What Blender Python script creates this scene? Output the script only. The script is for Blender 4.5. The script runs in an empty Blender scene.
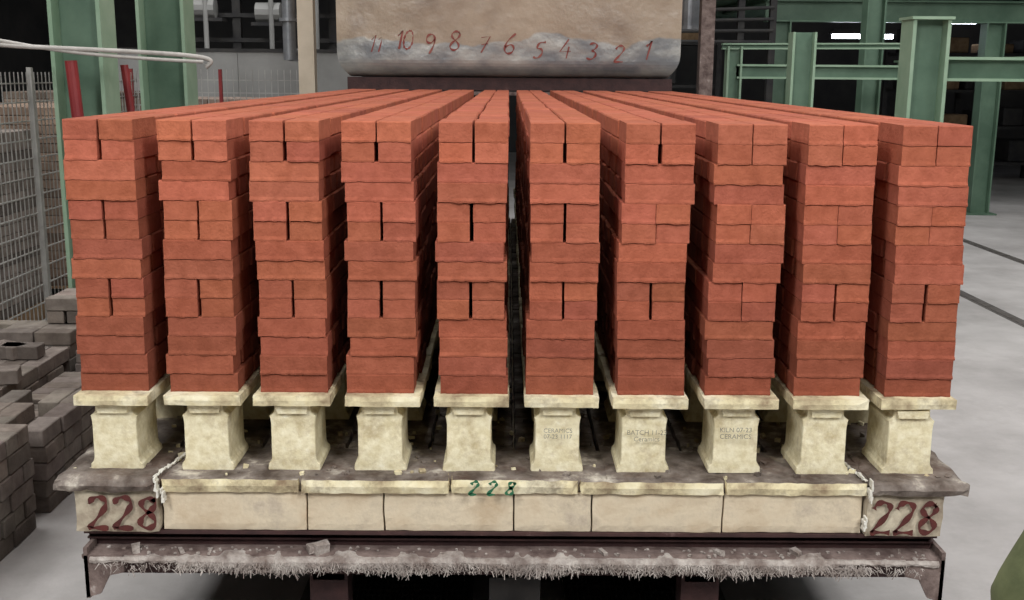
import bpy, bmesh, math, random
from mathutils import Vector, Matrix, noise
random.seed(7)
R=random.uniform
C=bpy.context.scene.collection
def lin(c):
    o=[]
    for v in c:
        v/=255.0
        o.append(v/12.92 if v<=.04045 else ((v+.055)/1.055)**2.4)
    return (o[0],o[1],o[2],1)
# ---------------------------------------------------------------- materials
def mat(name,c1,c2=None,scale=5,rough=.8,metal=0,bump=.0,bscale=60,c3=None,detail=6,lo=.35,hi=.65,attr=False,emit=0,grime=None,gscale=3.5,gamt=.7,bdist=.01,spec=.5):
    m=bpy.data.materials.new(name); m.use_nodes=True
    nt=m.node_tree; N=nt.nodes; L=nt.links
    b=N['Principled BSDF']; b.inputs['Roughness'].default_value=rough; b.inputs['Metallic'].default_value=metal
    b.inputs['Specular IOR Level'].default_value=spec
    tc=N.new('ShaderNodeTexCoord')
    n=N.new('ShaderNodeTexNoise'); n.inputs['Scale'].default_value=scale; n.inputs['Detail'].default_value=detail
    n.inputs['Roughness'].default_value=.62
    L.new(tc.outputs['Object'],n.inputs['Vector'])
    r=N.new('ShaderNodeValToRGB'); r.color_ramp.elements[0].position=lo; r.color_ramp.elements[1].position=hi
    r.color_ramp.elements[0].color=lin(c1); r.color_ramp.elements[1].color=lin(c2 or c1)
    if c3:
        e=r.color_ramp.elements.new(min(.98,hi+.12)); e.color=lin(c3)
    L.new(n.outputs['Fac'],r.inputs['Fac'])
    col=r.outputs['Color']
    if grime:
        g=N.new('ShaderNodeTexNoise'); g.inputs['Scale'].default_value=gscale; g.inputs['Detail'].default_value=9; g.inputs['Roughness'].default_value=.7
        L.new(tc.outputs['Object'],g.inputs['Vector'])
        mr=N.new('ShaderNodeMapRange'); mr.inputs['From Min'].default_value=.5; mr.inputs['From Max'].default_value=.68; mr.inputs['To Max'].default_value=gamt
        L.new(g.outputs['Fac'],mr.inputs['Value'])
        mx=N.new('ShaderNodeMix'); mx.data_type='RGBA'; L.new(mr.outputs[0],mx.inputs['Factor']); L.new(col,mx.inputs['A']); mx.inputs['B'].default_value=lin(grime); col=mx.outputs['Result']
    if attr:
        a=N.new('ShaderNodeAttribute'); a.attribute_name='Col'
        mx=N.new('ShaderNodeMix'); mx.data_type='RGBA'; mx.blend_type='MULTIPLY'; mx.inputs['Factor'].default_value=1
        L.new(col,mx.inputs['A']); L.new(a.outputs['Color'],mx.inputs['B']); col=mx.outputs['Result']
    L.new(col,b.inputs['Base Color'])
    if bump>0:
        n2=N.new('ShaderNodeTexNoise'); n2.inputs['Scale'].default_value=bscale; n2.inputs['Detail'].default_value=8
        L.new(tc.outputs['Object'],n2.inputs['Vector'])
        bp=N.new('ShaderNodeBump'); bp.inputs['Strength'].default_value=bump; bp.inputs['Distance'].default_value=bdist
        L.new(n2.outputs['Fac'],bp.inputs['Height']); L.new(bp.outputs['Normal'],b.inputs['Normal'])
    if emit:
        b.inputs['Emission Color'].default_value=lin(c1); b.inputs['Emission Strength'].default_value=emit
    return m
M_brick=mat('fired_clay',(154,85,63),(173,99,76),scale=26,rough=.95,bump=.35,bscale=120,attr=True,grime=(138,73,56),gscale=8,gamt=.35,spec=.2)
M_cream=mat('cream_refractory',(214,202,164),(238,230,200),scale=40,rough=.9,bump=.25,bscale=90,c3=(246,241,220),grime=(164,144,106),gscale=13,gamt=.6)
M_creamD=mat('cream_refractory_dirty',(146,126,100),(218,206,168),scale=7,rough=.95,bump=.3,bscale=60,c3=(234,226,196),lo=.32,hi=.5,grime=(98,76,58),gscale=9,gamt=.7)
M_block=mat('kiln_block',(190,170,142),(218,206,182),scale=6,rough=.95,bump=.25,bscale=70,c3=(228,220,204),lo=.3,hi=.6,grime=(134,110,86),gscale=6,gamt=.6)
M_corner=mat('corner_block',(156,142,124),(200,190,168),scale=10,rough=.95,bump=.3,grime=(110,92,76),gscale=8,gamt=.6)
M_deck=mat('deck_slag',(74,62,54),(128,118,110),scale=9,rough=.85,bump=.7,bscale=30,c3=(204,196,182),lo=.36,hi=.56,grime=(76,48,34),gscale=5,gamt=.7)
M_redsteel=mat('red_steel',(48,28,28),(70,44,42),scale=12,rough=.75,bump=.3,c3=(120,100,96))
M_rust=mat('rusty_steel',(80,64,60),(128,112,106),scale=16,rough=.8,bump=.5,c3=(186,176,170))
M_fib=mat('ceramic_fibre',(120,108,102),(190,182,175),scale=16,rough=1,bump=.6,bscale=80,grime=(104,84,74),gscale=12,gamt=.6)
M_white=mat('white_mortar',(206,202,192),(226,224,214),scale=20,rough=.95)
M_rednum=mat('red_brown_paint',(70,26,24),(92,38,32),scale=30,rough=.7)
M_redpaint=mat('red_marker',(120,38,32),(142,84,74),scale=9,rough=.6)
M_greennum=mat('green_marker',(30,92,62),(44,110,76),scale=30,rough=.7)
M_ink=mat('stamp_ink',(116,112,100),(160,154,136),scale=60,rough=.8)
M_green=mat('green_paint',(128,156,130),(148,172,148),scale=3,rough=.5,bump=.05,c3=(164,184,164))
M_greenD=mat('green_paint_dark',(78,104,86),(98,124,104),scale=3,rough=.5)
M_floor=mat('concrete',(160,156,154),(188,184,182),scale=1.3,rough=.65,bump=.15,bscale=40,c3=(200,197,195),lo=.3,hi=.6,detail=10,grime=(136,131,128),gscale=.9,gamt=.5)
M_wall=mat('wall_dark',(50,50,52),(70,69,68),scale=1.0,rough=.9)
M_wallL=mat('panel_grey',(134,134,132),(156,156,154),scale=1.5,rough=.7)
M_ceil=mat('ceiling_dark',(30,30,32),(42,42,44),scale=1,rough=.9)
M_galv=mat('galvanised',(128,130,134),(160,162,166),scale=5,rough=.42,metal=.55,bump=.05,bscale=8)
M_beige=mat('beige_paint',(186,172,152),(204,190,170),scale=3,rough=.55,bump=.05,bscale=6)
M_dark=mat('dark_machine',(34,34,37),(56,54,52),scale=6,rough=.7)
M_black=mat('black_iron',(16,15,15),(34,30,28),scale=10,rough=.7)
M_wire=mat('galv_wire',(150,148,144),(176,174,170),scale=10,rough=.5,metal=.3)
M_red=mat('red_post',(120,34,38),(140,48,48),scale=6,rough=.5)
M_hose=mat('white_hose',(160,156,150),(186,182,176),scale=10,rough=.5)
M_paver=mat('grey_paver',(112,102,95),(140,130,122),scale=12,rough=.95,bump=.3,bscale=90,attr=True,grime=(90,78,70),gscale=4,gamt=.5)
M_wood=mat('pallet_wood',(120,96,70),(150,124,94),scale=9,rough=.9)
M_tube=mat('tube_glow',(235,242,255),emit=22)
M_steel=mat('rail_steel',(92,86,82),(126,120,116),scale=9,rough=.5,metal=.6)
M_groove=mat('rail_groove',(80,76,74),(100,96,92),scale=9,rough=.8)

# ---------------------------------------------------------------- mesh builder
class MB:
    def __init__(s): s.v=[];s.f=[];s.c=[];s.m=[]
    def add(s,vs,fs,col=1.0,mi=0):
        o=len(s.v); s.v+=[tuple(v) for v in vs]
        for f in fs:
            s.f.append([i+o for i in f]); s.c.append(col); s.m.append(mi)
    def box(s,x0,x1,y0,y1,z0,z1,col=1.0,mi=0,ch=0.0,rot=0,j=0):
        cx,cy,cz=(x0+x1)/2,(y0+y1)/2,(z0+z1)/2; hx,hy,hz=(x1-x0)/2,(y1-y0)/2,(z1-z0)/2
        ca,sa=math.cos(rot),math.sin(rot)
        def P(x,y,z):
            x+=R(-j,j);y+=R(-j,j);z+=R(-j,j)
            return (cx+x*ca-y*sa,cy+x*sa+y*ca,cz+z)
        if ch<=0:
            vs=[P(a*hx,b*hy,c*hz) for a in(-1,1) for b in(-1,1) for c in(-1,1)]
            fs=[(0,1,3,2),(4,6,7,5),(0,4,5,1),(2,3,7,6),(0,2,6,4),(1,5,7,3)]
            s.add(vs,fs,col,mi);return
        vs=[];idx={}
        for a in(-1,1):
            for b in(-1,1):
                for c in(-1,1):
                    for k in range(3):
                        d=[hx-ch,hy-ch,hz-ch]; d[k]+=ch
                        idx[a,b,c,k]=len(vs); vs.append(P(a*d[0],b*d[1],c*d[2]))
        fs=[]
        for k in range(3):
            for sg in(-1,1):
                q=[]
                for (u,w) in((-1,-1),(1,-1),(1,1),(-1,1)):
                    t=[0,0,0];t[k]=sg;t[(k+1)%3]=u;t[(k+2)%3]=w
                    q.append(idx[t[0],t[1],t[2],k])
                fs.append(q if sg>0 else q[::-1])
        for k in range(3):
            k1,k2=(k+1)%3,(k+2)%3
            for u in(-1,1):
                for w in(-1,1):
                    def g(e,kk):
                        t=[0,0,0];t[k]=e;t[k1]=u;t[k2]=w
                        return idx[t[0],t[1],t[2],kk]
                    q=[g(-1,k1),g(1,k1),g(1,k2),g(-1,k2)]
                    fs.append(q if u*w<0 else q[::-1])
        for a in(-1,1):
            for b in(-1,1):
                for c in(-1,1):
                    q=[idx[a,b,c,0],idx[a,b,c,1],idx[a,b,c,2]]
                    fs.append(q if a*b*c>0 else q[::-1])
        s.add(vs,fs,col,mi)
    def ragged(s,x0,x1,y0,y1,z0,z1,col=1.0,mi=0,n=12,lip=.006):
        """brick whose front bottom arris carries an uneven extrusion burr"""
        ch=.003; rings=[];ph=R(0,50)
        for i in range(n+1):
            t=i/n; x=x0+(x1-x0)*t
            w=noise.noise(Vector((x*22+ph,ph,0)))*.7+noise.noise(Vector((x*70+ph,ph,4)))*.5+.4
            w=max(0,min(1.2,w))
            w2=noise.noise(Vector((x*90+ph,3,ph)))
            o=lip*w; e=ch*.6 if i in(0,n) else 0
            rings.append([(x,y0+e,z0+.011+w2*.001),(x,y0-o,z0+.004-.003*w+w2*.001),(x,y0-o*.7,z0-.001-.004*w),(x,y0+.012,z0),
              (x,y1-ch,z0),(x,y1,z0+ch),(x,y1,z1-ch),(x,y1-ch,z1),(x,y0+ch*1.6,z1-.0005+w2*.0005),(x,y0+e,z1-ch*1.2+w2*.001)])
        m=10; vs=[p for r in rings for p in r]; fs=[]
        for i in range(n):
            for k in range(m):
                a=i*m+k;b=i*m+(k+1)%m
                fs.append((a,b,b+m,a+m)[::-1])
        fs.append(tuple(range(m))); fs.append(tuple(n*m+k for k in range(m))[::-1])
        s.add(vs,fs,col,mi)
    def cyl(s,p0,p1,r,seg=12,col=1.0,mi=0,r1=None):
        p0=Vector(p0);p1=Vector(p1);d=(p1-p0).normalized();a=d.orthogonal().normalized();b=d.cross(a)
        r1=r if r1 is None else r1
        vs=[p0+(a*math.cos(2*math.pi*i/seg)+b*math.sin(2*math.pi*i/seg))*r for i in range(seg)]
        vs+=[p1+(a*math.cos(2*math.pi*i/seg)+b*math.sin(2*math.pi*i/seg))*r1 for i in range(seg)]
        fs=[(i,(i+1)%seg,(i+1)%seg+seg,i+seg) for i in range(seg)]+[tuple(range(seg))[::-1],tuple(range(seg,2*seg))]
        s.add(vs,fs,col,mi)
    def prism(s,poly,y0,y1,col=1.0,mi=0):
        n=len(poly); vs=[(x,y0,z) for x,z in poly]+[(x,y1,z) for x,z in poly]
        fs=[tuple(range(n)),tuple(range(n,2*n))[::-1]]+[(i,i+n,(i+1)%n+n,(i+1)%n) for i in range(n)]
        s.add(vs,fs,col,mi)
    def hbeam(s,p0,p1,w,h,t=.02,mi=0,mi2=None,up=(0,0,1)):
        """H section: flanges width w, overall depth h (along 'up')"""
        p0=Vector(p0);p1=Vector(p1);d=(p1-p0).normalized();u=Vector(up);u=(u-d*u.dot(d)).normalized();sd=d.cross(u)
        mi2=mi if mi2 is None else mi2
        def bar(cu,cs,hu,hs,mm):
            vs=[]
            for p in(p0,p1):
                for a,b in((-1,-1),(1,-1),(1,1),(-1,1)):
                    vs.append(p+u*(cu+a*hu)+sd*(cs+b*hs))
            s.add(vs,[(0,1,2,3),(7,6,5,4),(0,4,5,1),(1,5,6,2),(2,6,7,3),(3,7,4,0)],1.0,mm)
        bar(h/2-t/2,0,t/2,w/2,mi);bar(-h/2+t/2,0,t/2,w/2,mi);bar(0,0,h/2-t,t/2,mi2)
    def obj(s,name,mats,parent=None,smooth=False):
        me=bpy.data.meshes.new(name); me.from_pydata(s.v,[],s.f)
        for m in mats: me.materials.append(m)
        me.polygons.foreach_set('material_index',s.m)
        at=me.color_attributes.new('Col','FLOAT_COLOR','CORNER')
        arr=[]
        for f,c in zip(s.f,s.c):
            cc=(c,c,c,1) if not isinstance(c,tuple) else (c[0],c[1],c[2],1)
            arr+=list(cc)*len(f)
        at.data.foreach_set('color',arr)
        bm=bmesh.new();bm.from_mesh(me);bmesh.ops.recalc_face_normals(bm,faces=bm.faces);bm.to_mesh(me);bm.free()
        if smooth: me.polygons.foreach_set('use_smooth',[True]*len(me.polygons))
        o=bpy.data.objects.new(name,me);C.objects.link(o)
        if parent:o.parent=parent
        return o
def empty(name):
    e=bpy.data.objects.new(name,None);C.objects.link(e);return e
def rough_slab(mb,x0,x1,y0,y1,z0,z1,j=.004,step=.04,mi=0,col=1.0,top=None):
    """box with finely subdivided, worn edges"""
    nx=max(2,int((x1-x0)/step));ny=max(2,min(10,int((y1-y0)/step)));nz=max(2,int((z1-z0)/.02))
    bm={};vs=[];fs=[]
    def V(i,k,l):
        if (i,k,l) in bm:return bm[i,k,l]
        x=x0+(x1-x0)*i/nx;y=y0+(y1-y0)*k/ny;z=z0+(z1-z0)*l/nz
        e=(i in(0,nx))+(k in(0,ny))+(l in(0,nz))
        a=j*(1.6 if e>1 else .5)
        nn=noise.noise_vector(Vector((x*26,y*22,z*22)))
        n2=noise.noise_vector(Vector((x*80,y*80,z*80)))*.4
        p=(x+nn.x*a-(a*.6 if i==nx and e>1 else 0)+(a*.6 if i==0 and e>1 else 0),y+(nn.y+n2.y)*a+(a*.9 if k==0 and e>1 else 0),z+(nn.z+n2.z)*a*.6-(a*.5 if l==nz and e>1 else 0))
        bm[i,k,l]=len(vs);vs.append(p);return bm[i,k,l]
    tf=[]
    for i in range(nx):
        for k in range(ny):
            for l in(0,nz): (tf if l==nz and top is not None else fs).append((V(i,k,l),V(i+1,k,l),V(i+1,k+1,l),V(i,k+1,l)))
    for i in range(nx):
        for l in range(nz):
            for k in(0,ny): fs.append((V(i,k,l),V(i+1,k,l),V(i+1,k,l+1),V(i,k,l+1)))
    for k in range(ny):
        for l in range(nz):
            for i in(0,nx): fs.append((V(i,k,l),V(i,k+1,l),V(i,k+1,l+1),V(i,k,l+1)))
    o=len(mb.v)
    mb.add(vs,fs,col,mi)
    for f in tf:
        mb.f.append([q+o for q in f]);mb.c.append(col);mb.m.append(top)
# ---------------------------------------------------------------- handwriting
def ell(cx,cy,rx,ry,n=18,a0=90):
    return [(cx+rx*math.cos(math.radians(a0+360*i/n)),cy+ry*math.sin(math.radians(a0+360*i/n))) for i in range(n+1)]
G={'0':[ell(.3,.5,.27,.5)],'1':[[(.1,.72),(.32,1),(.3,0)]],
'2':[[(.0,.78),(.08,.95),(.3,1.02),(.52,.9),(.52,.7),(.3,.38),(0,.02),(.12,.04),(.62,.03)]],
'3':[[(0,.9),(.25,1),(.52,.86),(.42,.62),(.2,.53),(.5,.45),(.55,.2),(.3,0),(0,.1)]],
'4':[[(.4,1),(0,.35),(.62,.38)],[(.48,.62),(.42,0)]],
'5':[[(.55,1),(.1,.98),(.06,.58),(.35,.62),(.55,.4),(.45,.1),(.2,0),(0,.1)]],
'6':[[(.5,1),(.15,.7),(0,.3),(.15,.02),(.45,.05),(.55,.3),(.35,.5),(.05,.35)]],
'7':[[(0,.93),(.58,1),(.2,0)],[(.1,.5),(.52,.55)]],
'8':[[(.5,.85),(.3,1),(.06,.86),(.1,.66),(.42,.44),(.56,.2),(.34,0),(.04,.12),(.08,.36),(.4,.6),(.53,.8),(.42,.96)]],
'9':[[(.5,.72),(.3,.5),(.05,.62),(.08,.92),(.35,1),(.52,.8),(.5,.4),(.3,0)]]}
def chaikin(p,k=2):
    for _ in range(k):
        q=[p[0]]
        for a,b in zip(p,p[1:]):
            q.append((a[0]*.75+b[0]*.25,a[1]*.75+b[1]*.25));q.append((a[0]*.25+b[0]*.75,a[1]*.25+b[1]*.75))
        q.append(p[-1]);p=q
    return p
def write(mb,txt,x,y,z,h,w,adv=.8,slant=.08):
    for ch in txt:
        if ch in G:
            for st in G[ch]:
                p=chaikin(st) if ch not in '147' else st
                p=[(x+(a+slant*b)*h*.95,z+b*h) for a,b in p]
                vs=[];n=len(p)
                for i in range(n):
                    a=Vector(p[max(0,i-1)]);b=Vector(p[min(n-1,i+1)]);d=(b-a)
                    if d.length<1e-9:d=Vector((1,0))
                    d.normalize();nn=Vector((-d.y,d.x))*w*.5*(.8+.4*math.sin(i*.9+x*7))
                    vs.append((p[i][0]+nn.x,y,p[i][1]+nn.y));vs.append((p[i][0]-nn.x,y,p[i][1]-nn.y))
                mb.add(vs,[(2*i,2*i+1,2*i+3,2*i+2) for i in range(n-1)])
        x+=h*adv*(.6 if ch=='1' else 1)
# ================================================================ ROOM
def simple(name,b,m):
    mb=MB();mb.box(*b);return mb.obj(name,[m])
simple('floor',(-10,13,-5,26,-.2,0),M_floor)
simple('ceiling',(-10,13,-5,26,7,7.2),M_ceil)
simple('wall_back',(-10,13,26,26.2,0,7),M_wall)
simple('wall_front',(-10,13,-5.2,-5,0,7),M_wall)
simple('wall_left',(-10.2,-10,-5,26,0,7),M_wall)
simple('wall_right',(13,13.2,-5,26,0,7),M_wall)
# ================================================================ BRICK STACKS
CX=.030; PITCH=.273; Z0=.887; HC=.0588; Y0=3.21
types='SSSSHHSSHHSSHH'
for s in range(10):
    mb=MB(); cx=CX+(s-4.5)*PITCH
    w_=R(-.006,.006); ph_=R(0,6)
    offs=[R(-.003,.003)+w_*math.sin(k*.45+ph_) for k in range(14)]
    for k in(4,8,12): offs[k+1]=offs[k]+R(-.001,.001)
    if s==7: offs[6]=offs[7]=offs[8]=offs[9]=.010
    if s==3: offs[12]=offs[13]=-.008
    gaps=[.009]*14
    for k in(4,8,12):
        g=R(.008,.013)
        if k==8 and s>=6: g=.002
        if k==12 and s>=7: g=.004
        if k==4 and s==7: g=.003
        gaps[k]=g;gaps[k+1]=g*.9
    gaps[13]=min(gaps[13],R(.004,.008))
    for r in range(27):
        y=Y0+r*.222+R(-.003,.003)
        for k,t in enumerate(types):
            z=Z0+k*HC; zt=z+HC-.0016
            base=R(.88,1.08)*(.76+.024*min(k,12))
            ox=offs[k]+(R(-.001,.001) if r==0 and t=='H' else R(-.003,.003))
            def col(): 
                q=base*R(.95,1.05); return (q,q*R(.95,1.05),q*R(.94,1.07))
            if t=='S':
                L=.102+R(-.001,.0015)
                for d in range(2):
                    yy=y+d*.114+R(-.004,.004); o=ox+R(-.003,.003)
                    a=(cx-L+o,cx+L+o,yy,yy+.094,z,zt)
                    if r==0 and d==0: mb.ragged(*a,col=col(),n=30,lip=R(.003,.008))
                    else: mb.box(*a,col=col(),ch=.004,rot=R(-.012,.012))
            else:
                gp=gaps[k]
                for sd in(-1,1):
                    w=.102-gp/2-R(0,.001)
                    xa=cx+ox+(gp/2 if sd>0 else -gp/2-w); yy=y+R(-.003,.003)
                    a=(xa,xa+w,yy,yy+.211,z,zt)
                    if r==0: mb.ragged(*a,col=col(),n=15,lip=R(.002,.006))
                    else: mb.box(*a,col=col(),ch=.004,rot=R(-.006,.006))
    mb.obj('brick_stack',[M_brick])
# ================================================================ KILN CAR
car=empty('kiln_car')
DT=.638; YB=9.3
tl=MB();ps=MB()
for s in range(10):
    cx=CX+(s-4.5)*PITCH
    for r in range(12):
        y=3.2+r*.51
        rough_slab(tl,cx-.116+R(-.004,.004),cx+.116+R(-.004,.004),y-.03+R(-.01,.008),y+.465,.853,Z0-.001,j=.002,step=.03)
        y+=R(-.01,.01); dx=R(-.008,.008)-.008 if r==0 else R(-.02,.02)
        H=.214; c=cx+dx
        prof=[(-.088,0),(.080,0),(.082,.006),(.080,.02),(.073,.027),(.069,.04),(.068,.15),(.070,.168),(.072,.176),(.062,.184),(.057,.190),(.055,H)]
        poly=[(c+a,DT-.004+b) for a,b in prof[1:]]+[(c-a,DT-.004+b) for a,b in prof[1:][::-1]]
        n=len(poly)
        vs=[];ys=[y,y+.004,y+.19,y+.194]
        for i,yy in enumerate(ys):
            q=.97 if i in(0,3) else 1
            for X,Z in poly: vs.append((c+(X-c)*q,yy,Z))
        fs=[tuple(range(n)),tuple(range(3*n,4*n))[::-1]]
        for i in range(3):
            for k in range(n): fs.append((i*n+k,i*n+(k+1)%n,(i+1)*n+(k+1)%n,(i+1)*n+k))
        ps.add(vs,fs,1.0)
        ps.prism([(c-.044,DT+.184),(c+.044,DT+.184),(c+.050,DT+H-.006),(c-.050,DT+H-.006)],y-.012,y+.002)
tl.obj('setter_tiles',[M_creamD],car); ps.obj('support_posts',[M_cream],car)
dk=MB()
for i in range(10):
    for r in range(20):
        x0=-1.36+i*.277; y0=3.15+r*.307
        z=DT+R(-.008,.0)
        rough_slab(dk,x0+.002,x0+.275,y0,y0+.304,z-.05,z,j=.005,step=.05)
dk.obj('deck_slabs',[M_deck],car)
rb=MB()
for i in range(420):
    x=R(-1.34,1.38);y=3.16+abs(random.gauss(0,.6));q=R(.002,.009)
    if y>9:continue
    rb.box(x-q,x+q,y-q,y+q,DT-.01,DT+q*.7,rot=R(0,3),j=q*.4,mi=i%2)
rb.obj('deck_rubble',[M_deck,M_creamD],car)
fe=MB()
xs=[-1.375,-1.055,-.63,-.17,.225,.67,1.11,1.415]
for i,(a,b) in enumerate(zip(xs,xs[1:])):
    end=i in(0,6)
    if end: rough_slab(fe,a+.002,b-.002,3.10,3.42,.600,DT+.002,j=.008,step=.025,mi=1)
    else: rough_slab(fe,a+.0015,b-.0015,3.125+R(-.006,.006),3.42,.590,DT-.003+R(-.004,.001),j=.004,step=.018,mi=0,top=1)
fe.obj('front_edge_slabs',[M_creamD,M_deck],car)
sb=MB()
for sd in(-1,1):
    for r in range(14):
        y0=3.42+r*.42
        xo=.02+sd*1.33
        rough_slab(sb,min(xo,xo-sd*.14),max(xo,xo-sd*.14),y0,y0+.416,.46,.592,j=.004,step=.08)
        rough_slab(sb,min(xo+sd*.055,xo-sd*.14),max(xo+sd*.055,xo-sd*.14),y0,y0+.416,.594,DT-.006,j=.005,step=.08,mi=1)
sb.box(-1.18,1.22,3.4,YB,.42,.585)
sb.obj('side_blocks',[M_block,M_deck],car)
fb=MB()
xs=[-1.055,-.61,-.375,.025,.265,.67,1.10]
for a,b in zip(xs,xs[1:]): rough_slab(fb,a+.001,b-.001,3.145+R(-.003,.003),3.4,.462,.589,j=.002,step=.03)
fb.obj('front_blocks',[M_block],car)
cb=MB()
rough_slab(cb,-1.32,-1.06,3.128,3.4,.46,.601,j=.003,step=.03);rough_slab(cb,1.105,1.345,3.128,3.4,.46,.601,j=.003,step=.03)
cb.obj('corner_blocks',[M_corner],car)
nm=MB();write(nm,'228',-1.275,3.118,.474,.104,.017,adv=.73);write(nm,'228',1.118,3.118,.474,.102,.017,adv=.70);nm.obj('car_number',[M_rednum],car)
nm=MB();write(nm,'228',-.115,3.115,.593,.043,.009,adv=1.3,slant=.3);nm.obj('car_number_green',[M_greennum],car)
dr=MB()
for x,zt,n in((-1.062,.635,6),(-1.045,.60,4),(1.112,.64,7),(1.10,.52,4)):
    for k in range(n):
        q=R(.002,.005);xx=x+R(-.004,.004);zz=zt-k*.010
        dr.box(xx-q,xx+q,3.112,3.14,zz-.008,zz+.006,ch=q*.4,j=q*.3)
for k in range(14):
    q=R(.002,.005);dr.box(-1.07+k*.004-q,-1.07+k*.004+q,3.13+k*.02,3.155+k*.02,DT-.002,DT+q*1.2,j=.003)
    dr.box(1.10-k*.003-q,1.10-k*.003+q,3.13+k*.02,3.155+k*.02,DT-.002,DT+q*1.2,j=.003)
dr.obj('mortar_drips',[M_white],car)
# steel chassis
ch=MB()
ch.box(-1.30,1.335,3.18,3.22,.395,.462,mi=0)
ch.box(-1.30,1.335,3.14,3.25,.450,.460,mi=0)
ch.box(-1.30,1.335,3.165,3.25,.422,.428,mi=0)
rough_slab(ch,-1.30,1.36,3.105,3.32,.380,.398,j=.004,step=.02,mi=1)
ch.box(-1.26,1.32,3.16,3.19,.31,.38,mi=0)
for sd in(-1,1):
    xo=.03+sd*1.32
    ch.prism([(xo,.395),(xo-sd*.12,.395),(xo-sd*.12,.34),(xo-sd*.075,.33),(xo-sd*.045,.27),(xo,.255)],3.10,3.112,mi=1)
    a=xo-sd*.012
    ch.box(min(xo,a),max(xo,a),3.10,3.3,.255,.42,mi=1)
    ch.box(min(xo-sd*.1,xo-sd*.02),max(xo-sd*.1,xo-sd*.02),3.3,YB,.30,.42,mi=0)
for x in(-.56,.03,.62): ch.hbeam((x,3.2,.33),(x,YB,.33),.1,.12,mi=0)
for y in(4.0,5.4,6.8,8.2): ch.box(-1.25,1.31,y,y+.08,.30,.42,mi=0)
ch.box(-.62,-.5,3.2,3.3,.12,.3,mi=0);ch.box(.56,.68,3.2,3.3,.12,.3,mi=0)
ch.box(-.05,.11,3.16,3.3,.1,.3,mi=2);ch.box(.0,.06,3.05,3.2,.16,.22,mi=2)
ch.box(-1.2,1.26,3.4,YB,.40,.43,mi=2)
ch.obj('steel_chassis',[M_redsteel,M_rust,M_black],car)
wh=MB()
for y in(3.9,5.5,7.1,8.7):
    wh.cyl((-.8,y,.19),(.86,y,.19),.03,mi=0)
    for x in(-.69,.75):
        wh.cyl((x-.035,y,.19),(x+.035,y,.19),.16,seg=28,mi=0)
        s2=-1 if x<0 else 1
        wh.cyl((x-s2*.05,y,.19),(x-s2*.035,y,.19),.18,seg=28,mi=0)
        wh.box(x+s2*.05,x+s2*.05+s2*.04,y-.07,y+.07,.14,.30,mi=0)
wh.obj('wheel_sets',[M_black],car)
# fibre fringe
fr=MB()
for i in range(6500):
    x=R(-1.0,1.1) if i%4 else R(-1.24,1.28); t=noise.noise(Vector((x*5,0,0)))*.7+.5
    y=R(3.083,3.115);z=.384-R(0,.030);l=R(.004,.028)*max(.2,.3+t*1.2);w=R(.0008,.002)
    a=R(-1.4,1.4);dx=math.sin(a)*l;dy=-R(0,.01)
    fr.add([(x-w,y,z),(x+w,y,z),(x+dx+w*.6,y+dy,z-l*math.cos(a)),(x+dx-w*.6,y+dy,z-l*math.cos(a))],[(0,1,2,3)])
nf=420;vs=[];prof=[(3.13,.403),(3.098,.398),(3.090,.380),(3.092,.362),(3.12,.350),(3.15,.362)]
np_=len(prof)
for i in range(nf+1):
    x=-1.27+i*2.60/nf
    a=noise.noise(Vector((x*14,1,0)));b_=noise.noise(Vector((x*45,2,0)))
    h=1.0+.7*a+.6*b_+.6*noise.noise(Vector((x*3,9,0)))
    if abs(x)>1.0:h*=.4
    tp=max(0,noise.noise(Vector((x*9,21,0)))+.25*b_)
    for k,(yy,zz) in enumerate(prof):
        zz=.388-(.388-zz)*max(.2,h)+noise.noise(Vector((x*60,k,0)))*.004 if k>1 else .392+(zz-.392)*min(1,tp*3)
        vs.append((x,yy+b_*.006,zz))
fs=[(i*np_+k,i*np_+k+1,i*np_+k+1+np_,i*np_+k+np_) for i in range(nf) for k in range(np_-1)]
fr.add(vs,fs)
for x,q in((-1.14,.012),(-.57,.02),(-.6,.012),(.9,.01),(-1.0,.006),(.3,.006),(.66,.008)): fr.box(x-q,x+q,3.115,3.15,.396,.396+q*1.6,j=q*.4,rot=.5)
for i in range(120):
    x=R(-1.25,1.3);q=R(.002,.005);y=R(3.11,3.16);fr.box(x-q,x+q,y-q,y+q,.396,.398+q,j=q*.4,rot=R(0,3))
fr.obj('fibre_seal',[M_fib],car)
def text(body,x,y,z,size,m,parent,name,flip=False):
    cu=bpy.data.curves.new(name,'FONT');cu.body=body;cu.size=size;cu.align_x='CENTER';cu.extrude=.0004
    o=bpy.data.objects.new(name,cu);C.objects.link(o);o.location=(x,y,z);o.rotation_euler=(math.pi/2,0,math.pi if flip else 0)
    cu.materials.append(m);o.parent=parent
def px(s): return CX+(s-4.5)*PITCH-.008
text('BATCH 11-23\nCeramics',px(6),3.184,.765,.021,M_ink,car,'ink_stamp_a')
text('KILN 07-23\nCERAMICS',px(7),3.184,.775,.021,M_ink,car,'ink_stamp_b')
text('CERAMICS\n07-23 1117',px(5),3.184,.77,.019,M_ink,car,'ink_stamp_c',)
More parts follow.
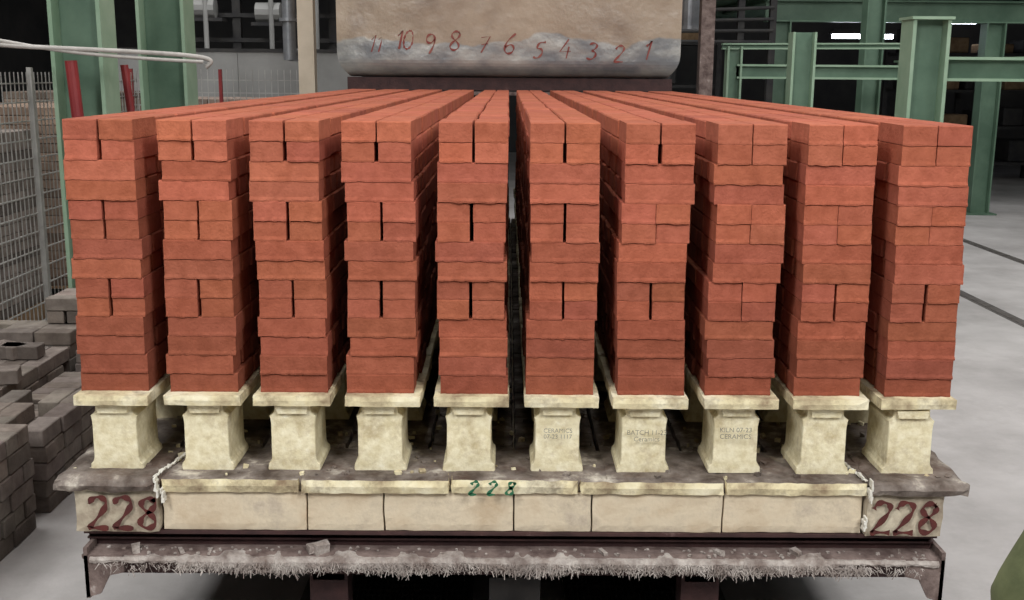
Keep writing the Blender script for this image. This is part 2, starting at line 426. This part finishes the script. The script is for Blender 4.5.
# ================================================================ TRACKS
def track(xa,xb):
    mb=MB()
    for x in(xa,xb):
        mb.box(x-.03,x+.03,-4,25,.0,.006,mi=0);mb.box(x-.055,x-.032,-4,25,.0,.003,mi=1);mb.box(x+.032,x+.055,-4,25,.0,.003,mi=1)
    mb.obj('rail_track',[M_steel,M_groove])
track(3.95,5.25)
mb=MB()
for x in(-.69,.75): mb.box(x-.03,x+.03,-1,12.5,.0,.03)
mb.obj('rail_track',[M_steel])
mb=MB()
for x0 in(-.55,.22):
    for i in range(22): mb.box(x0+i*.02,x0+i*.02+.004,2.9,4.3,.001,.028)
    for k in range(36): mb.box(x0,x0+.424,2.9+k*.04,2.904+k*.04,.001,.026)
    mb.box(x0-.01,x0,2.9,4.31,.001,.03);mb.box(x0+.424,x0+.434,2.9,4.31,.001,.03)
    mb.box(x0,x0+.424,2.9,4.3,.0005,.004,mi=1)
mb.obj('floor_grating',[M_steel,M_black])
# ================================================================ HOOD
hood=empty('kiln_hood')
mb=MB()
prof=[(9.45,4.6),(9.45,2.12)]+[(9.45,2.0)]+[(9.45+.14*(1-math.cos(a)),1.95-.14*math.sin(a)) for a in[math.radians(10*i) for i in range(10)]]+[(11.2,1.81),(11.2,4.6)]
def hw(z,yy):
    return 1.455-(.0 if z>2.0 else .10*((2.0-z)/.19)**2)
vs=[];nx=24;n=len(prof)
for i in range(nx+1):
    t=-1+2*i/nx
    for (y,z) in prof:
        vs.append((.0+t*hw(z,y),y-.05*(1-t*t) if y<10 else y,z))
fs=[]
for i in range(nx):
    for k in range(n): fs.append((i*n+k,i*n+(k+1)%n,(i+1)*n+(k+1)%n,(i+1)*n+k))
fs+= [tuple(range(n)),tuple(nx*n+k for k in range(n))]
mb.add(vs,fs)
hm=mat('hood_paint',(148,131,113),(170,153,133),scale=1.4,rough=.33,grime=(126,110,96),gscale=1.8,gamt=.7,bump=.3,bscale=2.4,bdist=.10)
nt=hm.node_tree;N=nt.nodes;L=nt.links;b=N['Principled BSDF']
src=b.inputs['Base Color'].links[0].from_socket
tc=[q for q in N if q.type=='TEX_COORD'][0]
sp=N.new('ShaderNodeSeparateXYZ');L.new(tc.outputs['Object'],sp.inputs[0])
nn=N.new('ShaderNodeTexNoise');nn.inputs['Scale'].default_value=1.3;nn.inputs['Detail'].default_value=4;L.new(tc.outputs['Object'],nn.inputs['Vector'])
ma=N.new('ShaderNodeMath');ma.operation='MULTIPLY_ADD';ma.inputs[1].default_value=.5;L.new(nn.outputs['Fac'],ma.inputs[0]);L.new(sp.outputs['Z'],ma.inputs[2])
gt=N.new('ShaderNodeMapRange');gt.inputs['From Min'].default_value=2.36;gt.inputs['From Max'].default_value=2.38;L.new(ma.outputs[0],gt.inputs['Value'])
mx=N.new('ShaderNodeMix');mx.data_type='RGBA';L.new(gt.outputs[0],mx.inputs['Factor']);L.new(src,mx.inputs['B']);L.new(mx.outputs['Result'],b.inputs['Base Color'])
mm=N.new('ShaderNodeMapRange');mm.inputs['To Min'].default_value=.35;mm.inputs['To Max'].default_value=0;L.new(gt.outputs[0],mm.inputs['Value']);L.new(mm.outputs[0],b.inputs['Metallic'])
gr=N.new('ShaderNodeTexNoise');gr.inputs['Scale'].default_value=3;gr.inputs['Detail'].default_value=8
mp=N.new('ShaderNodeMapping');mp.inputs['Scale'].default_value=(1,1,2);L.new(tc.outputs['Object'],mp.inputs[0]);L.new(mp.outputs[0],gr.inputs['Vector'])
rr=N.new('ShaderNodeValToRGB');rr.color_ramp.elements[0].position=.38;rr.color_ramp.elements[1].position=.62;rr.color_ramp.elements[0].color=lin((124,126,128));rr.color_ramp.elements[1].color=lin((172,170,164))
L.new(gr.outputs['Fac'],rr.inputs[0]);L.new(rr.outputs[0],mx.inputs['A'])
mb.obj('hood_body',[hm],hood,smooth=False)
mb=MB()
for t,xp in(('11',-1.20),('10',-.97),('9',-.72),('8',-.51),('7',-.26),('6',-.05),('5',.20),('4',.42),('3',.65),('2',.88),('1',1.12)):
    write(mb,t,xp,9.393+.05*(xp/1.45)**2,1.990-.035*xp+R(-.02,.02),R(.13,.17),.016,adv=.72,slant=R(.15,.35))
mb.obj('hood_numbers',[M_redpaint],hood)
mb=MB();mb.box(-1.38,1.40,9.5,9.8,1.70,1.805);mb.box(-1.38,-1.28,9.55,9.7,0,1.7);mb.box(1.30,1.40,9.55,9.7,0,1.7)
mb.box(-1.38,1.40,9.46,9.5,1.66,1.69,mi=1);mb.box(-1.2,1.2,10.0,10.8,4.6,6.9,mi=2)
mb.obj('hood_frame',[M_redsteel,M_rust,M_galv],hood)
# ================================================================ GREEN FRAMES
def column(name,x,y,w,d,z1,m=(M_green,M_greenD),lean=0,z0=0):
    mb=MB();mb.hbeam((x,y,z0+.02),(x+lean,y,z1),w,d,t=.025,mi=0,mi2=1,up=(1,0,0))
    mb.box(x-w*.6,x+w*.6,y-d*.6,y+d*.6,z0,z0+.02,mi=0)
    return mb.obj(name,list(m))
column('steel_column',-2.66,7.0,.26,.32,6.98)
column('steel_column',-2.63,8.6,.28,.36,6.98,lean=.0)
mb=MB()
mb.hbeam((2.98,8,.02),(2.98,8,2.24),.24,.27,t=.025,mi=0,mi2=1,up=(1,0,0));mb.box(2.82,3.14,7.83,8.17,0,.02)
mb.box(2.83,3.13,7.86,8.14,2.24,2.26)
mb.hbeam((3.12,8,1.90),(9,8,1.90),.16,.17,t=.02,mi=0,mi2=1)
mb.hbeam((2.22,11,.02),(2.22,11,2.12),.14,.15,t=.02,mi=0,mi2=1,up=(1,0,0))
mb.hbeam((2.47,9.4,.02),(2.47,9.4,2.2),.16,.20,t=.02,mi=0,mi2=1,up=(1,0,0))
mb.hbeam((2.25,11,1.88),(4.2,11,1.88),.12,.14,t=.02,mi=0,mi2=1)
mb.hbeam((2.1,11,2.12),(4.2,11,2.14),.08,.06,t=.015,mi=0,mi2=1)
mb.hbeam((4.2,8,1.96),(4.2,12,1.96),.1,.1,t=.02,mi=0,mi2=1)
mb.hbeam((3.9,12,.02),(3.9,12,3.4),.2,.2,t=.02,mi=1,mi2=1,up=(1,0,0))
mb.obj('green_steel_frame',[M_green,M_greenD])
mb=MB()
for x in(3.6,6.45,9.5):
    mb.hbeam((x,14.9,.02),(x,14.9,2.54),.22,.26,t=.02,mi=1,mi2=1,up=(1,0,0));mb.box(x-.2,x+.2,14.7,15.1,0,.02,mi=1)
mb.hbeam((3.4,14.9,2.68),(12,14.9,2.68),.2,.28,t=.02,mi=1,mi2=1)
mb.hbeam((3.4,18.6,2.84),(12,18.6,2.84),.2,.2,t=.02,mi=1,mi2=1)
mb.box(2.8,12,14.6,19,2.95,3.05,mi=1)
for x in(3.6,5.5,7.5,9.5): mb.hbeam((x,14.9,2.88),(x,18.9,2.88),.12,.12,mi=1)
for x in(2.9,4.5,6,7.5,9,10.5): mb.cyl((x,14.65,3.05),(x,14.65,4.1),.025,mi=0)
for z in(3.6,4.1): mb.cyl((2.9,14.65,z),(11.8,14.65,z),.025,mi=0)
mz=mb.obj('mezzanine',[M_green,M_greenD])
mb=MB()
for i in range(9):
    for k in range(3):
        for q in range(2): mb.box(3.4+i*.2,3.58+i*.2,14.85+q*.12,14.95+q*.12,3.052+k*.07,3.117+k*.07,ch=.005,rot=R(-.1,.1),col=(R(1.0,1.3),R(.85,1.0),R(.7,.9)))
mb.obj('mezzanine_bricks',[M_paver],mz)
for (x,y,z) in((5.65,18,2.50),(4.9,15.5,2.38)):
    mb=MB();mb.box(x-.45,x+.45,y-.06,y+.06,z+.03,z+.07,mi=0);mb.cyl((x-.42,y,z),(x+.42,y,z),.03,mi=1)
    mb.cyl((x-.3,y,z+.07),(x-.3,y,2.95),.006,mi=0);mb.cyl((x+.3,y,z+.07),(x+.3,y,2.95),.006,mi=0)
    mb.obj('fluorescent_fitting',[M_dark,M_tube],mz)
for (x,y,z) in((8.0,20.2,2.8),):
    mb=MB();mb.box(x-.45,x+.45,y-.06,y+.06,z+.03,z+.07,mi=0);mb.cyl((x-.42,y,z),(x+.42,y,z),.025,mi=1)
    mb.cyl((x-.3,y,z+.07),(x-.3,y,6.99),.006,mi=0);mb.cyl((x+.3,y,z+.07),(x+.3,y,6.99),.006,mi=0)
    mb.obj('fluorescent_lamp',[M_dark,M_tube])
def rack(x0,x1,y,zt,name,n=4):
    mb=MB()
    for x in(x0,(x0+x1)/2,x1):
        for yy in(y,y+.8): mb.box(x-.04,x+.04,yy-.04,yy+.04,0,zt,mi=0)
    for k in range(n):
        z=.3+k*(zt-.4)/(n-1)
        mb.box(x0,x1,y,y+.8,z,z+.05,mi=1)
        x=x0+.1
        while x<x1-.5:
            w=R(.25,.6);h=R(.15,.45)
            mb.box(x,x+w,y+.1,y+.7,z+.05,z+.05+h,mi=random.choice([0,2,3,0]),ch=.02);x+=w+R(.05,.3)
    mb.obj(name,[M_dark,M_dark,M_wood,M_dark])
rack(6.9,9.6,19.5,2.3,'storage_rack');rack(1.2,3.3,17.5,2.4,'storage_rack')
mb=MB();mb.box(-1.86,-1.72,9.85,9.98,0,6.95);mb.obj('beige_post',[M_beige])
mb=MB();mb.box(1.69,1.81,9.85,9.98,0,6.95);mb.obj('brown_post',[M_rust])
mb=MB();mb.cyl((-2.04,10.4,1.95),(-2.04,10.4,5),.06,seg=20);mb.cyl((-2.04,10.4,2.0),(-2.04,11.2,2.0),.06,seg=20);mb.cyl((-2.04,10.4,2.3),(-2.04,10.4,2.33),.09,seg=20);mb.cyl((-2.04,11.2,0),(-2.04,11.2,2.06),.06,seg=20);mb.obj('air_duct',[M_galv])
mb=MB();mb.cyl((1.64,10.3,2.28),(1.64,10.3,6.9),.11,seg=20);mb.cyl((1.64,10.3,2.25),(1.64,10.3,2.28),.14,seg=20);mb.obj('exhaust_pipe',[M_galv])
mb=MB()
for i in range(4): mb.box(-4.6+i*.72,-4.6+i*.72+.715,13,13.06,.02,2.06,mi=0)
mb.box(-4.62,-1.7,12.99,13.08,2.06,2.10,mi=1);mb.obj('partition_panels',[M_wallL,M_dark])
mb=MB()
for x in(-4.2,-3.4,-2.7,-2.2): mb.box(x-.05,x+.05,14,14.1,0,4.2)
for z in(2.2,2.5,2.85,3.4): mb.box(-4.3,-2.0,13.98,14.06,z,z+.05,mi=1)
for x,z in((-3.9,2.6),(-3.1,2.55),(-2.45,2.9),(-3.2,3.0)): mb.cyl((x,13.8,z),(x+.3,13.8,z),.12,mi=2);mb.box(x-.05,x+.4,13.7,13.95,z-.16,z-.12,mi=1)
for x in(-4.0,-3.7,-2.9,-2.35): mb.cyl((x,13.7,2.1),(x,13.7,4.5),.03,mi=2)
mb.obj('pipe_rack',[M_dark,M_dark,M_wallL])
mb=MB()
for i in range(7): 
    z=2.25+.12*i; mb.cyl((1.9,14,z),(3.3,14.0,z+.02*i),.022,mi=0)
for x in(2.0,2.9,3.3): mb.box(x-.04,x+.04,14,14.1,0,4)
mb.obj('cable_ladder',[M_dark,M_rust])
# ================================================================ FENCE
FX=-3.1
def panel(xa,ya,xb,yb,z0,z1,posts):
    mb=MB()
    L_=math.hypot(xb-xa,yb-ya);n=int(L_/.06)
    rot=math.atan2(yb-ya,xb-xa)
    for i in range(n+1):
        t=i/n;x=xa+(xb-xa)*t;y=ya+(yb-ya)*t
        mb.box(x-.003,x+.003,y-.003,y+.003,z0,z1)
    for k in range(int((z1-z0)/.12)+1):
        z=z0+k*.12
        mb.box((xa+xb)/2-L_/2,(xa+xb)/2+L_/2,(ya+yb)/2-.004,(ya+yb)/2+.004,z-.004,z+.004,rot=rot)
    for x,y,mi in posts: mb.box(x-.015,x+.015,y-.015,y+.015,0,1.86,mi=mi)
    mb.obj('mesh_fence',[M_wire,M_red])
for y in(3.0,5.1,7.2,): panel(FX,y,FX,y+2.05,.08,1.83,[(FX,y,0)])
panel(-3.6,10.6,-1.9,10.6,.08,1.86,[(-2.75,10.6,1),(-1.9,10.6,1),(-3.6,10.6,1)])
mb=MB();mb.cyl((-2.50,6.62,0),(-2.60,6.62,1.90),.035);mb.box(-2.57,-2.43,6.55,6.69,0,.02);mb.obj('red_guard_post',[M_red])
mb=MB();mb.cyl((-2.36,7.3,0),(-2.52,7.3,1.88),.025);mb.box(-2.43,-2.29,7.23,7.37,0,.02);mb.obj('red_guard_post',[M_red])
def hose(name,pts,r,m):
    cu=bpy.data.curves.new(name,'CURVE');cu.dimensions='3D';cu.bevel_depth=r;cu.bevel_resolution=3
    sp=cu.splines.new('NURBS');sp.points.add(len(pts)-1);sp.use_endpoint_u=True;sp.order_u=4
    for p,q in zip(sp.points,pts):p.co=(*q,1)
    cu.materials.append(m);o=bpy.data.objects.new(name,cu);C.objects.link(o);return o
hose('white_hose',[(-4.2,6.2,2.22),(-3.4,6.3,2.05),(-3.0,6.4,1.98),(-2.6,6.5,1.97),(-2.1,6.7,1.95),(-1.82,6.8,1.93),(-1.80,6.8,1.90),(-1.85,6.8,1.87)],.014,M_hose)
hose('white_hose',[(-4.2,6.2,2.26),(-3.4,6.3,2.08),(-3.0,6.4,2.03),(-2.6,6.5,1.94),(-2.1,6.7,1.91),(-1.85,6.75,1.90)],.011,M_hose)
# ================================================================ PAVERS
mb=MB()
def pav(x0,x1,y0,y1,lay):
    for k in range(lay):
        z=k*.075
        y=y0+R(0,.03)
        while y<y1-.1:
            ly=.2 if (k%2==0) else .1
            x=x1
            while x>x0+.05:
                lx=.1 if (k%2==0) else .2
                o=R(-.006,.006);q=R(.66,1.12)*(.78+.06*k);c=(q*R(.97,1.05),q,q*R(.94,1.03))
                if not(k==lay-1 and random.random()<.10):
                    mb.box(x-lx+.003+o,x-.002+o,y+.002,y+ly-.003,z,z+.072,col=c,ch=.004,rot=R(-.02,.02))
                x-=lx
            y+=ly
pav(-2.35,-1.93,2.6,4.3,6);pav(-2.35,-1.93,4.32,5.0,5);pav(-2.35,-1.93,5.02,5.6,4);pav(-2.35,-1.93,5.65,6.3,5)
pav(-2.95,-2.38,2.8,4.7,5);pav(-2.95,-2.38,4.75,5.7,5);pav(-2.95,-2.38,5.75,6.1,6);pav(-2.6,-2.38,5.95,6.3,8)
for i in range(7):
    x=R(-2.85,-2.45);y=R(3.2,5.5);zt=.375
    mb.box(x,x+.1,y,y+.2,zt,zt+.07,ch=.004,rot=R(0,3),col=R(.7,1.2))
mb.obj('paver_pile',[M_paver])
for (x,y,n,tint) in((-4.5,4.2,13,(.95,.95,.95)),(-4.5,5.6,15,(1.05,1.0,.95)),(-4.6,7.1,18,(.85,.85,.85)),(-4.6,8.7,20,(1.2,1.0,.85)),(-5.9,6.0,19,(1,.96,.9)),(-5.9,8.0,21,(.9,.85,.8)),(-7.2,9.5,24,(1.1,1,.9)),(-5.0,10.9,21,(1.1,1,.9)),(-3.6,11.6,20,(1.15,1.05,1.0))):
    mb=MB()
    for i in range(3): mb.box(x+i*.5,x+i*.5+.1,y,y+1.1,0,.1,mi=1)
    for i in range(8): mb.box(x,x+1.1,y+i*.145,y+i*.145+.09,.1,.12,mi=1)
    for k in range(n):
        for i in range(5):
            for q in range(10):
                if 1<=i<=3 and 1<=q<=8 and k<n-1: continue
                g=R(.8,1.25)*(1 if k%5 else .6)
                mb.box(x+.02+i*.21,x+.225+i*.21,y+.02+q*.105,y+.12+q*.105,.12+k*.072,.188+k*.072,ch=.004,rot=R(-.03,.03),col=(g*tint[0],g*tint[1],g*tint[2]))
    mb.obj('brick_pallet',[M_paver,M_wood])
# ================================================================ PERSON at the right
per=empty('person')
M_jack=mat('olive_jacket',(78,84,54),(98,104,70),scale=14,rough=.9,bump=.2,bscale=50)
M_trou=mat('dark_trousers',(34,36,44),(46,48,56),scale=14,rough=.9)
M_boot=mat('work_boot',(40,30,24),(54,42,34),scale=14,rough=.7)
M_skin=mat('skin',(196,146,120),(206,158,132),scale=12,rough=.6)
M_hair=mat('hair',(48,34,24),(66,48,34),scale=60,rough=.8)
def skin(name,J,E,root,sub=2,mats=(M_skin,),pick=None):
    me=bpy.data.meshes.new(name);keys=list(J);me.from_pydata([J[k][0] for k in keys],[(keys.index(a),keys.index(b)) for a,b in E],[])
    o=bpy.data.objects.new(name,me);C.objects.link(o)
    o.modifiers.new('s','SKIN').use_smooth_shade=True
    for i,k in enumerate(keys):
        r=J[k][1];sv=me.skin_vertices[0].data[i];sv.radius=r if isinstance(r,tuple) else (r,r);sv.use_root=(k==root)
    m=o.modifiers.new('u','SUBSURF');m.levels=sub;m.render_levels=sub
    dg=bpy.context.evaluated_depsgraph_get();nm_=bpy.data.meshes.new_from_object(o.evaluated_get(dg))
    bpy.data.objects.remove(o)
    nm_.materials.clear()
    for m in mats:nm_.materials.append(m)
    for p in nm_.polygons:
        p.use_smooth=True
        if pick:p.material_index=pick(p.center)
        else: p.material_index=0
    ob=bpy.data.objects.new(name,nm_);C.objects.link(ob);ob.parent=per;return ob
X=1.13;Y=1.5
J={'pel':((X,Y,.95),(.15,.11)),'bel':((X,Y,1.1),(.14,.105)),'che':((X,Y+.01,1.3),(.17,.12)),'up':((X,Y,1.43),(.12,.09)),'nk':((X,Y+.01,1.52),.058),'hd':((X,Y+.02,1.6),.06),
'sl':((X-.17,Y,1.43),.066),'el':((.758,Y-.02,1.075),.054),'wl':((.925,Y+.20,1.03),.036),
'sr':((X+.18,Y,1.43),.068),'er':((X+.27,Y-.02,1.14),.052),'wr':((X+.26,Y+.1,.90),.034),
'hl':((X-.10,Y,.88),.10),'kl':((X-.12,Y+.02,.50),.066),'al':((X-.13,Y,.11),.046),'tl':((X-.14,Y+.15,.05),(.048,.045)),
'hr':((X+.10,Y,.88),.10),'kr':((X+.12,Y+.02,.50),.066),'ar':((X+.13,Y,.11),.046),'tr':((X+.14,Y+.15,.05),(.048,.045))}
E=[('pel','bel'),('bel','che'),('che','up'),('up','nk'),('nk','hd'),('up','sl'),('sl','el'),('el','wl'),('up','sr'),('sr','er'),('er','wr'),('pel','hl'),('hl','kl'),('kl','al'),('al','tl'),('pel','hr'),('hr','kr'),('kr','ar'),('ar','tr')]
skin('body',J,E,'pel',mats=(M_jack,M_trou,M_boot,M_skin),pick=lambda c:3 if c.z>1.5 else (2 if c.z<.14 else (1 if c.z<.90 and abs(c.x-X)<.235 else 0)))
def hand(name,w,d,side,sd):
    w=Vector(w);d=Vector(d).normalized();s=Vector(side).normalized();up=d.cross(s).normalized()
    J={'w':(w,.028),'p':(w+d*.05,(.036,.02))};E=[('w','p')]
    for i,l in enumerate((.070,.080,.075,.058)):
        o=s*(-.028+.019*i)
        J[f'k{i}']=(w+d*.09+o,.0105);J[f'm{i}']=(w+d*(.09+l*.5)+o-up*.012,.009);J[f't{i}']=(w+d*(.09+l*.85)+o-up*.035,.0075)
        E+=[('p',f'k{i}'),(f'k{i}',f'm{i}'),(f'm{i}',f't{i}')]
    J['a']=(w+d*.035-s*.036,.013);J['b']=(w+d*.075-s*.055-up*.01,.011);J['c']=(w+d*.10-s*.052-up*.02,.009)
    E+=[('w','a'),('a','b'),('b','c')]
    skin(name,J,E,'w')
hand('hand_left',(.93,Y+.205,1.03),(.8,.6,-.1),(0,.1,-1),1)
hand('hand_right',(X+.26,Y+.105,.895),(0,.25,-1),(0,-1,-.2),1)
bm=bmesh.new();bmesh.ops.create_uvsphere(bm,u_segments=32,v_segments=24,radius=1)
for v in bm.verts:
    x,y,z=v.co
    f=1-.28*max(0,-z)**1.5
    nx_,ny_=x*.076*f,y*.098*f
    if y>.5: ny_*=.93
    g=math.exp(-((x/.16)**2+((z+.12)/.22)**2)) if y>0 else 0
    ny_+=.026*g
    g=math.exp(-(((abs(x)-.4)/.17)**2+((z-.08)/.12)**2)) if y>0 else 0
    ny_-=.009*g
    g=math.exp(-((x/.35)**2+((z+.5)/.06)**2)) if y>0 else 0
    ny_-=.005*g
    v.co=(nx_,ny_,z*.12)
me=bpy.data.meshes.new('head');bm.to_mesh(me);bm.free();me.materials.append(M_skin);me.materials.append(M_hair)
for p in me.polygons:
    p.use_smooth=True;c=p.center
    if c.z>.062 or (c.y<-.005 and c.z>-.055): p.material_index=1
    if c.y>.04 and c.z<.075: p.material_index=0
hd=bpy.data.objects.new('head',me);C.objects.link(hd);hd.location=(X,Y+.025,1.655);hd.parent=per
mb=MB()
for sd in(-1,1):
    mb.cyl((X+sd*.072,Y+.02,1.65),(X+sd*.088,Y+.012,1.655),.022,seg=14,r1=.028)
    mb.cyl((X+sd*.030,Y+.10,1.665),(X+sd*.030,Y+.113,1.665),.012,seg=12,mi=1,r1=.006)
mb.obj('ears_and_eyes',[M_skin,M_hose],per,smooth=True)
# ================================================================ LIGHTS
def area(x,y,z,sx,sy,p,col=(1,.995,.985),rot=(0,0,0)):
    l=bpy.data.lights.new('ceiling_lamp_light','AREA');l.shape='RECTANGLE';l.size=sx;l.size_y=sy;l.energy=p;l.color=col
    o=bpy.data.objects.new('ceiling_lamp_light',l);C.objects.link(o);o.location=(x,y,z);o.rotation_euler=rot
    return o
for x in(-3.0,3.0):
    area(x,-1.4,5.4,1.2,2.5,285,rot=(math.radians(38),0,math.radians(18 if x>0 else -18)))
area(0,1.0,6.2,4,.8,100,rot=(math.radians(10),0,0))
area(0,6.5,6.3,3,3,100)
area(5.0,6.0,6.3,1.5,6,300)
area(-5.0,7,6.2,1.5,5,260)
area(0,12.5,6.2,4,1,95)
area(7,12,6.3,3,3,130)
area(-4,12,6.3,3,2,120)
w=bpy.data.worlds.new('World');bpy.context.scene.world=w;w.use_nodes=True
w.node_tree.nodes['Background'].inputs[0].default_value=(.9,.92,1,1);w.node_tree.nodes['Background'].inputs[1].default_value=.3
# ================================================================ CAMERA
cam=bpy.data.cameras.new('camera');co=bpy.data.objects.new('camera',cam);C.objects.link(co)
cam.sensor_width=36;cam.lens=38.25;cam.clip_start=.05
co.matrix_world=Matrix.Translation((0,0,1.85))@Matrix.Rotation(math.radians(-.26),4,'Z')@Matrix.Rotation(math.radians(78.2),4,'X')@Matrix.Rotation(math.radians(.45),4,'Z')
bpy.context.scene.camera=co
bpy.context.scene.view_settings.view_transform='Standard'
